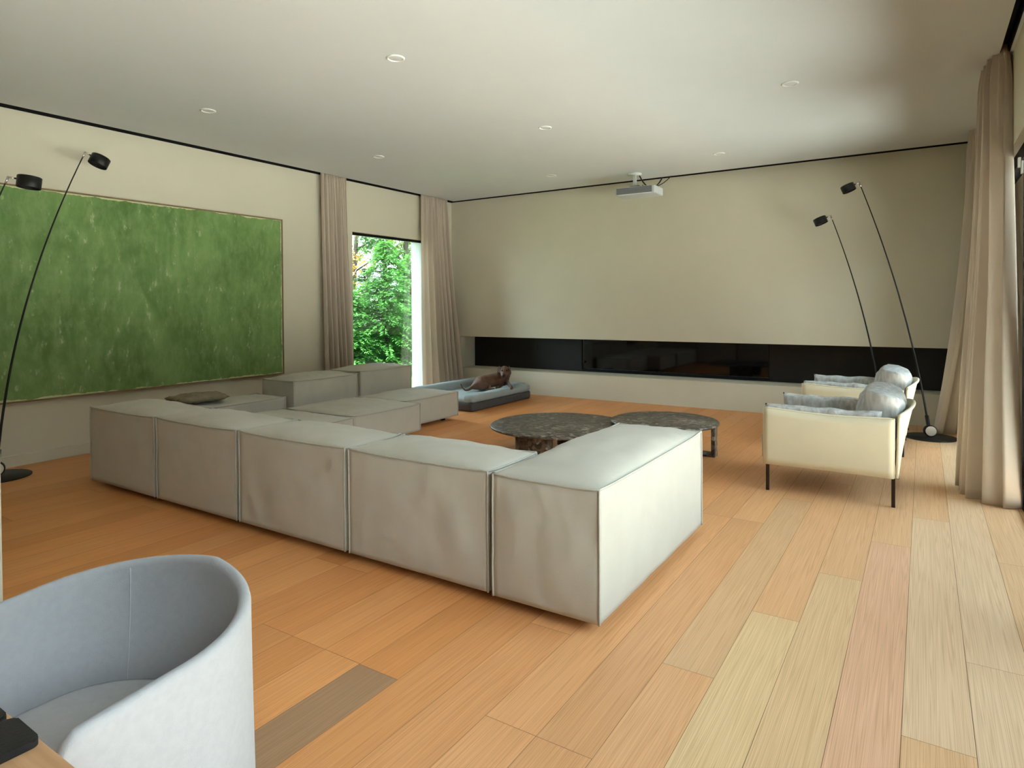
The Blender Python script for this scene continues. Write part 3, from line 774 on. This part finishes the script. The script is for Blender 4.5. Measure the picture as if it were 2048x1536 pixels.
def ball(name, c, r, m, sq=(1, 1, 1)):
    bm = nb(); bmesh.ops.create_uvsphere(bm, u_segments=16, v_segments=10, radius=r)
    for v in bm.verts: v.co = Vector((v.co.x*sq[0], v.co.y*sq[1], v.co.z*sq[2])) + Vector(c) - Vector(LOC)
    obj(name, bm, m, dog, True)
ball('nose', (-5.335, 8.098, .405), .024, NOSE, (1.2, 1, .9))
for s in (-1, 1):
    c = Vector((-5.385, 8.195, .468)) + Vector((.83, .55, 0))*s*.036
    ball('eye', c, .012, NOSE)

# ------------------------------------------------------------------ tub chair and dining table in the near left corner
t = thing('tub_chair', 'pale grey felt tub chair pushed up to the wooden table in the near left corner', 'chair', (-1.57, .72, 0))
A_, B_, TH = .345, .292, .030
def ushape(s):
    """s 0..1 : right arm front -> back -> left arm front; returns (x,y) and outward normal"""
    Ls = .27; La = pi*(A_+B_)/2*1.0; T = 2*Ls+La; d = s*T
    if d < Ls: return Vector((A_, -Ls+d, 0)), Vector((1, 0, 0))
    if d > Ls+La: return Vector((-A_, -(d-Ls-La), 0)), Vector((-1, 0, 0))
    q = (d-Ls)/La*pi; e = 2/2.05
    x = A_*math.copysign(abs(cos(q))**e, cos(q)); y = B_*sin(q)**e if sin(q) > 0 else 0
    nx_, ny_ = math.copysign(abs(cos(q))**(2-e), cos(q))/A_, max(0, sin(q))**(2-e)/B_
    return Vector((x, y, 0)), Vector((nx_, ny_, 0)).normalized()
NS = 90
def rimz(s):
    u = min(s, 1-s)*2            # 0 arm front .. 1 centre of the back
    z = .716 + .078*(u**1.1)
    if u < .10: z -= .17*(1-u/.10)**2.2
    return z
bm = nb(); ring = []
for i in range(NS+1):
    s = i/NS; p, nrm = ushape(s); zr = rimz(s); zb = .285
    u = min(s, 1-s)*2; zb = .30 - .035*sin(u*pi*3)**2 if u > .05 else .30
    sec = []
    # outside up, rounded rim, inside down
    for v in (0, .12, .3, .5, .7, .85, .95): sec.append((p + nrm*(.006*(1-v)**1.5), zb+(zr-.017-zb)*v))
    for k_ in range(7):
        q = pi*k_/6; sec.append((p + nrm*(-TH/2+TH/2*cos(q)), zr-.017+.017*sin(q)))
    for v in (.93, .8, .6, .35, .1): sec.append((p + nrm*(-TH-.045*(1-v)**2), .40+(zr-.017-.40)*v))
    sec.append((p + nrm*(-TH-.05), zb))
    ring.append([bm.verts.new((q.x, q.y, z)) for q, z in sec])
n = len(ring[0])
for i in range(NS):
    for k_ in range(n): bm.faces.new([ring[i][k_], ring[i+1][k_], ring[i+1][(k_+1) % n], ring[i][(k_+1) % n]])
bm.faces.new(ring[0]); bm.faces.new(ring[-1][::-1])
shell = obj('shell', bm, FELT, t, True)
bm = nb()
for s0 in (.33, .67):
    bm = nb(); p, nrm = ushape(s0); zr = rimz(s0)
    tube(bm, [(p + nrm*(-TH-.045*(1-v)**2+.0005)) + Vector((0, 0, .40+(zr-.017-.40)*v)) for v in [i/14 for i in range(15)]], .0022, 6)
    obj('seam', bm, FELTSEAT, shell, True)
bm = nb(); rings = []
for z, f in ((.36, .8), (.37, .96), (.41, .985), (.45, .985), (.472, .96), (.484, .85), (.49, .6), (.492, .3)):
    rings.append([bm.verts.new((q.x, q.y, z)) for q in [(lambda p, nr: Vector(((p.x-nr.x*.07)*f, (p.y-nr.y*.07+.02)*f-.02, 0)))(*ushape(i/60)) for i in range(61)]])
for a, b in zip(rings, rings[1:]):
    for i in range(61): bm.faces.new([a[i], a[(i+1) % 61], b[(i+1) % 61], b[i]])
bm.faces.new(rings[0][::-1]); bm.faces.new(rings[-1]); obj('seat', bm, FELTSEAT, t, True)
for x, y in ((-.24, -.18), (.24, -.18), (-.2, .2), (.2, .2)):
    bm = nb(); tube(bm, [(x*1.12, y*1.12, 0), (x, y, .365)], lambda s: .013+.006*s, 12); obj('leg', bm, OAKT, t, True)

t = thing('dining_table', 'wooden table corner at the near left edge of the room', 'table', (-1.9, -.05, 0))
obj('tabletop', onebox((-1.2, -.5, .720), (1.05, .508, .750), .004), OAKT, t)
for x, y in ((-1.1, -.42), (.92, -.42), (-1.1, .40), (.92, .40)):
    obj('leg', onebox((x-.03, y-.03, 0), (x+.03, y+.03, .712), .004), OAKT, t)
def pad(label, cx, cy, w_, h_, rz, z=.7505, th=.012):
    bm = nb(); rr = .013; pts = []
    for sx, sy, a0 in ((1, 1, 0), (-1, 1, 90), (-1, -1, 180), (1, -1, 270)):
        for k_ in range(7):
            a = R(a0+15*k_); pts.append((sx*(w_/2-rr)+rr*cos(a), sy*(h_/2-rr)+rr*sin(a)))
    a = [bm.verts.new((x, y, 0)) for x, y in pts]; b = [bm.verts.new((x, y, th)) for x, y in pts]
    bm.faces.new(a[::-1]); top = bm.faces.new(b)
    for i in range(len(pts)): bm.faces.new([a[i], a[(i+1) % len(pts)], b[(i+1) % len(pts)], b[i]])
    bmesh.ops.bevel(bm, geom=list(top.edges), offset=.002, segments=2, affect='EDGES')
    o = obj('coaster', bm, PAD, None, False, (cx, cy, z)); o.rotation_euler = (0, 0, rz)
    return tag(o, label, 'coaster', 'black coasters on the table')
P1 = pad('flat black rounded coaster on the wooden table, the nearer and larger in view', -1.243, .402, .102, .102, R(-1))
P2 = pad('flat black coaster at the left photo edge, beyond the larger black one', -1.352, .398, .098, .102, R(-1))

# ------------------------------------------------------------------ garden
struct('ground_1', onebox((-40, -12, -.25), (XL-.36, 45, -.06)), LAWN)
struct('ground_2', onebox((XR+.3, -12, -.25), (30, 30, -.03)), PAVE)
struct('sky_screen', onebox((13, -14, -.1), (14.2, 24, 5.6)), BARK)     # unseen hedge block, added to keep low sky light off the room's left side
def leaves(quads, name, m, parent):
    me = bpy.data.meshes.new(name); V = []; Fs = []
    for c, d, n_, l, w_ in quads:
        s = d.cross(n_); s.normalize(); i = len(V)
        V += [c-s*w_*.35, c+d*l*.45-s*w_*.6, c+d*l, c+d*l*.45+s*w_*.6]; Fs.append((i, i+1, i+2, i+3))
    me.from_pydata([tuple(v) for v in V], [], Fs); me.materials.append(m)
    o = bpy.data.objects.new(name, me); COL.objects.link(o); o.parent = parent; return o
def rv(rg): 
    while True:
        v = Vector((rg.uniform(-1, 1), rg.uniform(-1, 1), rg.uniform(-1, 1)))
        if 0 < v.length < 1: return v
def conifer(label, x, y, h, r, seed, m=LEAF_G, nb_=150):
    rg = random.Random(seed); t = thing('conifer', label, 'tree', (x, y, -.06), 0, 'garden conifers outside the window')
    bm = nb(); tube(bm, [(0, 0, 0), (.02, 0, h*.5), (0, 0, h*.97)], lambda s: .06*(1-s)+.01, 8); obj('trunk', bm, BARK, t, True)
    Q = []
    for i in range(nb_):
        f = (i+rg.random())/nb_; z = h*(.03+.95*f); L = r*(1-f)**.7*rg.uniform(.7, 1.1)+.08; a = rg.uniform(0, 2*pi)
        d = Vector((cos(a), sin(a), 0)); s = Vector((-sin(a), cos(a), 0))
        nst = max(4, int(L/.045))
        for j in range(nst):
            u = (j+.5)/nst; c = Vector((0, 0, z)) + d*L*u + Vector((0, 0, .22*L*u - .42*L*u*u))
            wl = .20*(1-u*.7)*min(1, u*4)+.03
            for sd in (-1, 1):
                for q in range(3):
                    dd = (d*rg.uniform(.5, 1.1) + s*sd*rg.uniform(.3, 1.0) + Vector((0, 0, rg.uniform(-.45, .1)))).normalized()
                    Q.append((c + s*sd*rg.uniform(0, .4)*wl + Vector((0, 0, rg.uniform(-.02, .02))), dd, (Vector((0, 0, 1))+rv(rg)*.5).normalized(), rg.uniform(.06, .13), rg.uniform(.018, .034)))
    leaves(Q, 'foliage', m, t); return t
def broadleaf(label, x, y, h, crown, seed, m, n=2600, trunk_m=BARK, lean=(0, 0), tr=.09, base=.45, ls=.12):
    rg = random.Random(seed); t = thing('broadleaf_tree', label, 'tree', (x, y, -.06), 0, 'garden trees behind the conifers')
    top = Vector((lean[0], lean[1], h))
    bm = nb(); tube(bm, [(0, 0, 0), (lean[0]*.3, lean[1]*.3, h*.35), (lean[0]*.7, lean[1]*.7, h*.7), tuple(top)], lambda s: tr*(1-.75*s), 10)
    cl = []
    for i in range(26):
        f = rg.uniform(base, 1); a = rg.uniform(0, 2*pi); rr = crown*sqrt(rg.random())
        c = Vector((lean[0]*f+rr*cos(a), lean[1]*f+rr*sin(a), h*f+rg.uniform(-.2, .5)))
        cl.append(c); st = Vector((lean[0]*f*.8, lean[1]*f*.8, h*f*.8))
        if i % 2: tube(bm, [st, st.lerp(c, .5)+Vector((0, 0, .1)), c], lambda s: tr*.3*(1-.8*s), 6)
    obj('trunk', bm, trunk_m, t, True)
    Q = []
    for i in range(n):
        c = cl[rg.randrange(len(cl))] + rv(rg)*rg.uniform(.3, .75)*Vector((1, 1, .7)).length*.55
        Q.append((c, rv(rg).normalized(), rv(rg).normalized(), ls*rg.uniform(.6, 1.2), ls*.6))
    leaves(Q, 'foliage', m, t); return t
conifer('tall feathery green conifer in the middle of the garden window', -10.25, 10.75, 3.05, 1.2, 1, nb_=330)
conifer('lower feathery conifer at the left of the garden window', -10.5, 9.95, 1.9, .95, 2, nb_=200)
conifer('conifer at the right side of the garden window, partly behind the curtain', -10.9, 12.3, 2.9, 1.1, 3, nb_=260)
conifer('darker conifer behind the others, seen low in the garden window', -12.4, 12.3, 2.6, 1.3, 4, LEAF_D, nb_=240)
conifer('darkest conifer, farthest back at the left of the garden window', -14.0, 12.6, 2.7, 1.3, 14, LEAF_D, nb_=240)
conifer('slim conifer behind the tall feathery one in the garden window', -13.2, 14.4, 3.3, 1.3, 15, LEAF_G, nb_=240)
broadleaf('pale slanting trunk with yellow-green leaves behind the conifers', -16.3, 15.4, 7.0, 2.2, 5, LEAF_Y, 3600, BARKW, (.9, 1.6), .13)
broadleaf('dark trunk tree at the upper right of the garden window', -14.9, 16.6, 7.2, 1.7, 6, LEAF_D, 2600, BARK, (.1, -.1), .13)
broadleaf('small tree with orange autumn leaves at the left of the garden window', -14.6, 13.3, 3.4, .8, 8, LEAF_O, 900, BARKW, (.2, .3), .05, .5, .10)
broadleaf('bright yellow-green tree at the top of the garden window', -19.5, 18.4, 8.0, 3.0, 9, LEAF_Y, 4200, BARK, (.4, .3), .14)
broadleaf('leafy green tree far behind the window, toward its left side', -20.5, 21.5, 6.4, 2.8, 10, LEAF_G, 3200, BARKW, (-.5, .3), .12)
def tuft(label, x, y, seed):
    rg = random.Random(seed); t = thing('ornamental_grass', label, 'plant', (x, y, -.06), 0, 'strap-leaved plants below the window view')
    me = bpy.data.meshes.new('blades'); V = []; Fs = []
    for i in range(170):
        a = rg.uniform(0, 2*pi); L = rg.uniform(.5, .95); o = Vector((rg.uniform(-.1, .1), rg.uniform(-.1, .1), 0)); d = Vector((cos(a), sin(a), 0)); s = Vector((-sin(a), cos(a), 0)); w_ = .012; b0 = len(V)
        for k_ in range(7):
            u = k_/6; p = o + d*L*.75*u**1.4 + Vector((0, 0, L*(1.1*u-.75*u*u))); q = w_*(1-u)+.001
            V += [tuple(p-s*q), tuple(p+s*q)]
        for k_ in range(6): Fs.append((b0+2*k_, b0+2*k_+1, b0+2*k_+3, b0+2*k_+2))
    me.from_pydata(V, [], Fs); me.materials.append(LEAF_B); o = bpy.data.objects.new('blades', me); COL.objects.link(o); o.parent = t
    bm = nb(); cyl(bm, (0, 0, 0), .09, .07, 12); obj('crown', bm, BARK, t)
tuft('tuft of long green blades low at the left of the garden window', -9.0, 8.75, 1)
tuft('tuft of long green blades low in the middle of the garden window', -8.9, 9.25, 2)
t = thing('wire_fence', 'thin dark fence wires between the garden trees', 'fence', (-12.8, 13.0, -.06))
bm = nb()
for z in (1.25, 1.6, 1.95, 2.3): tube(bm, [(-1.9, -2.0, z), (0, 0, z-.03), (2.0, 2.2, z)], .012, 5)
obj('wire', bm, BLKMET, t)
for s in (-1, 1):
    bm = nb(); cyl(bm, (s*1.95, s*2.1, 0), .035, 2.4, 12); obj('post', bm, BARK, t)
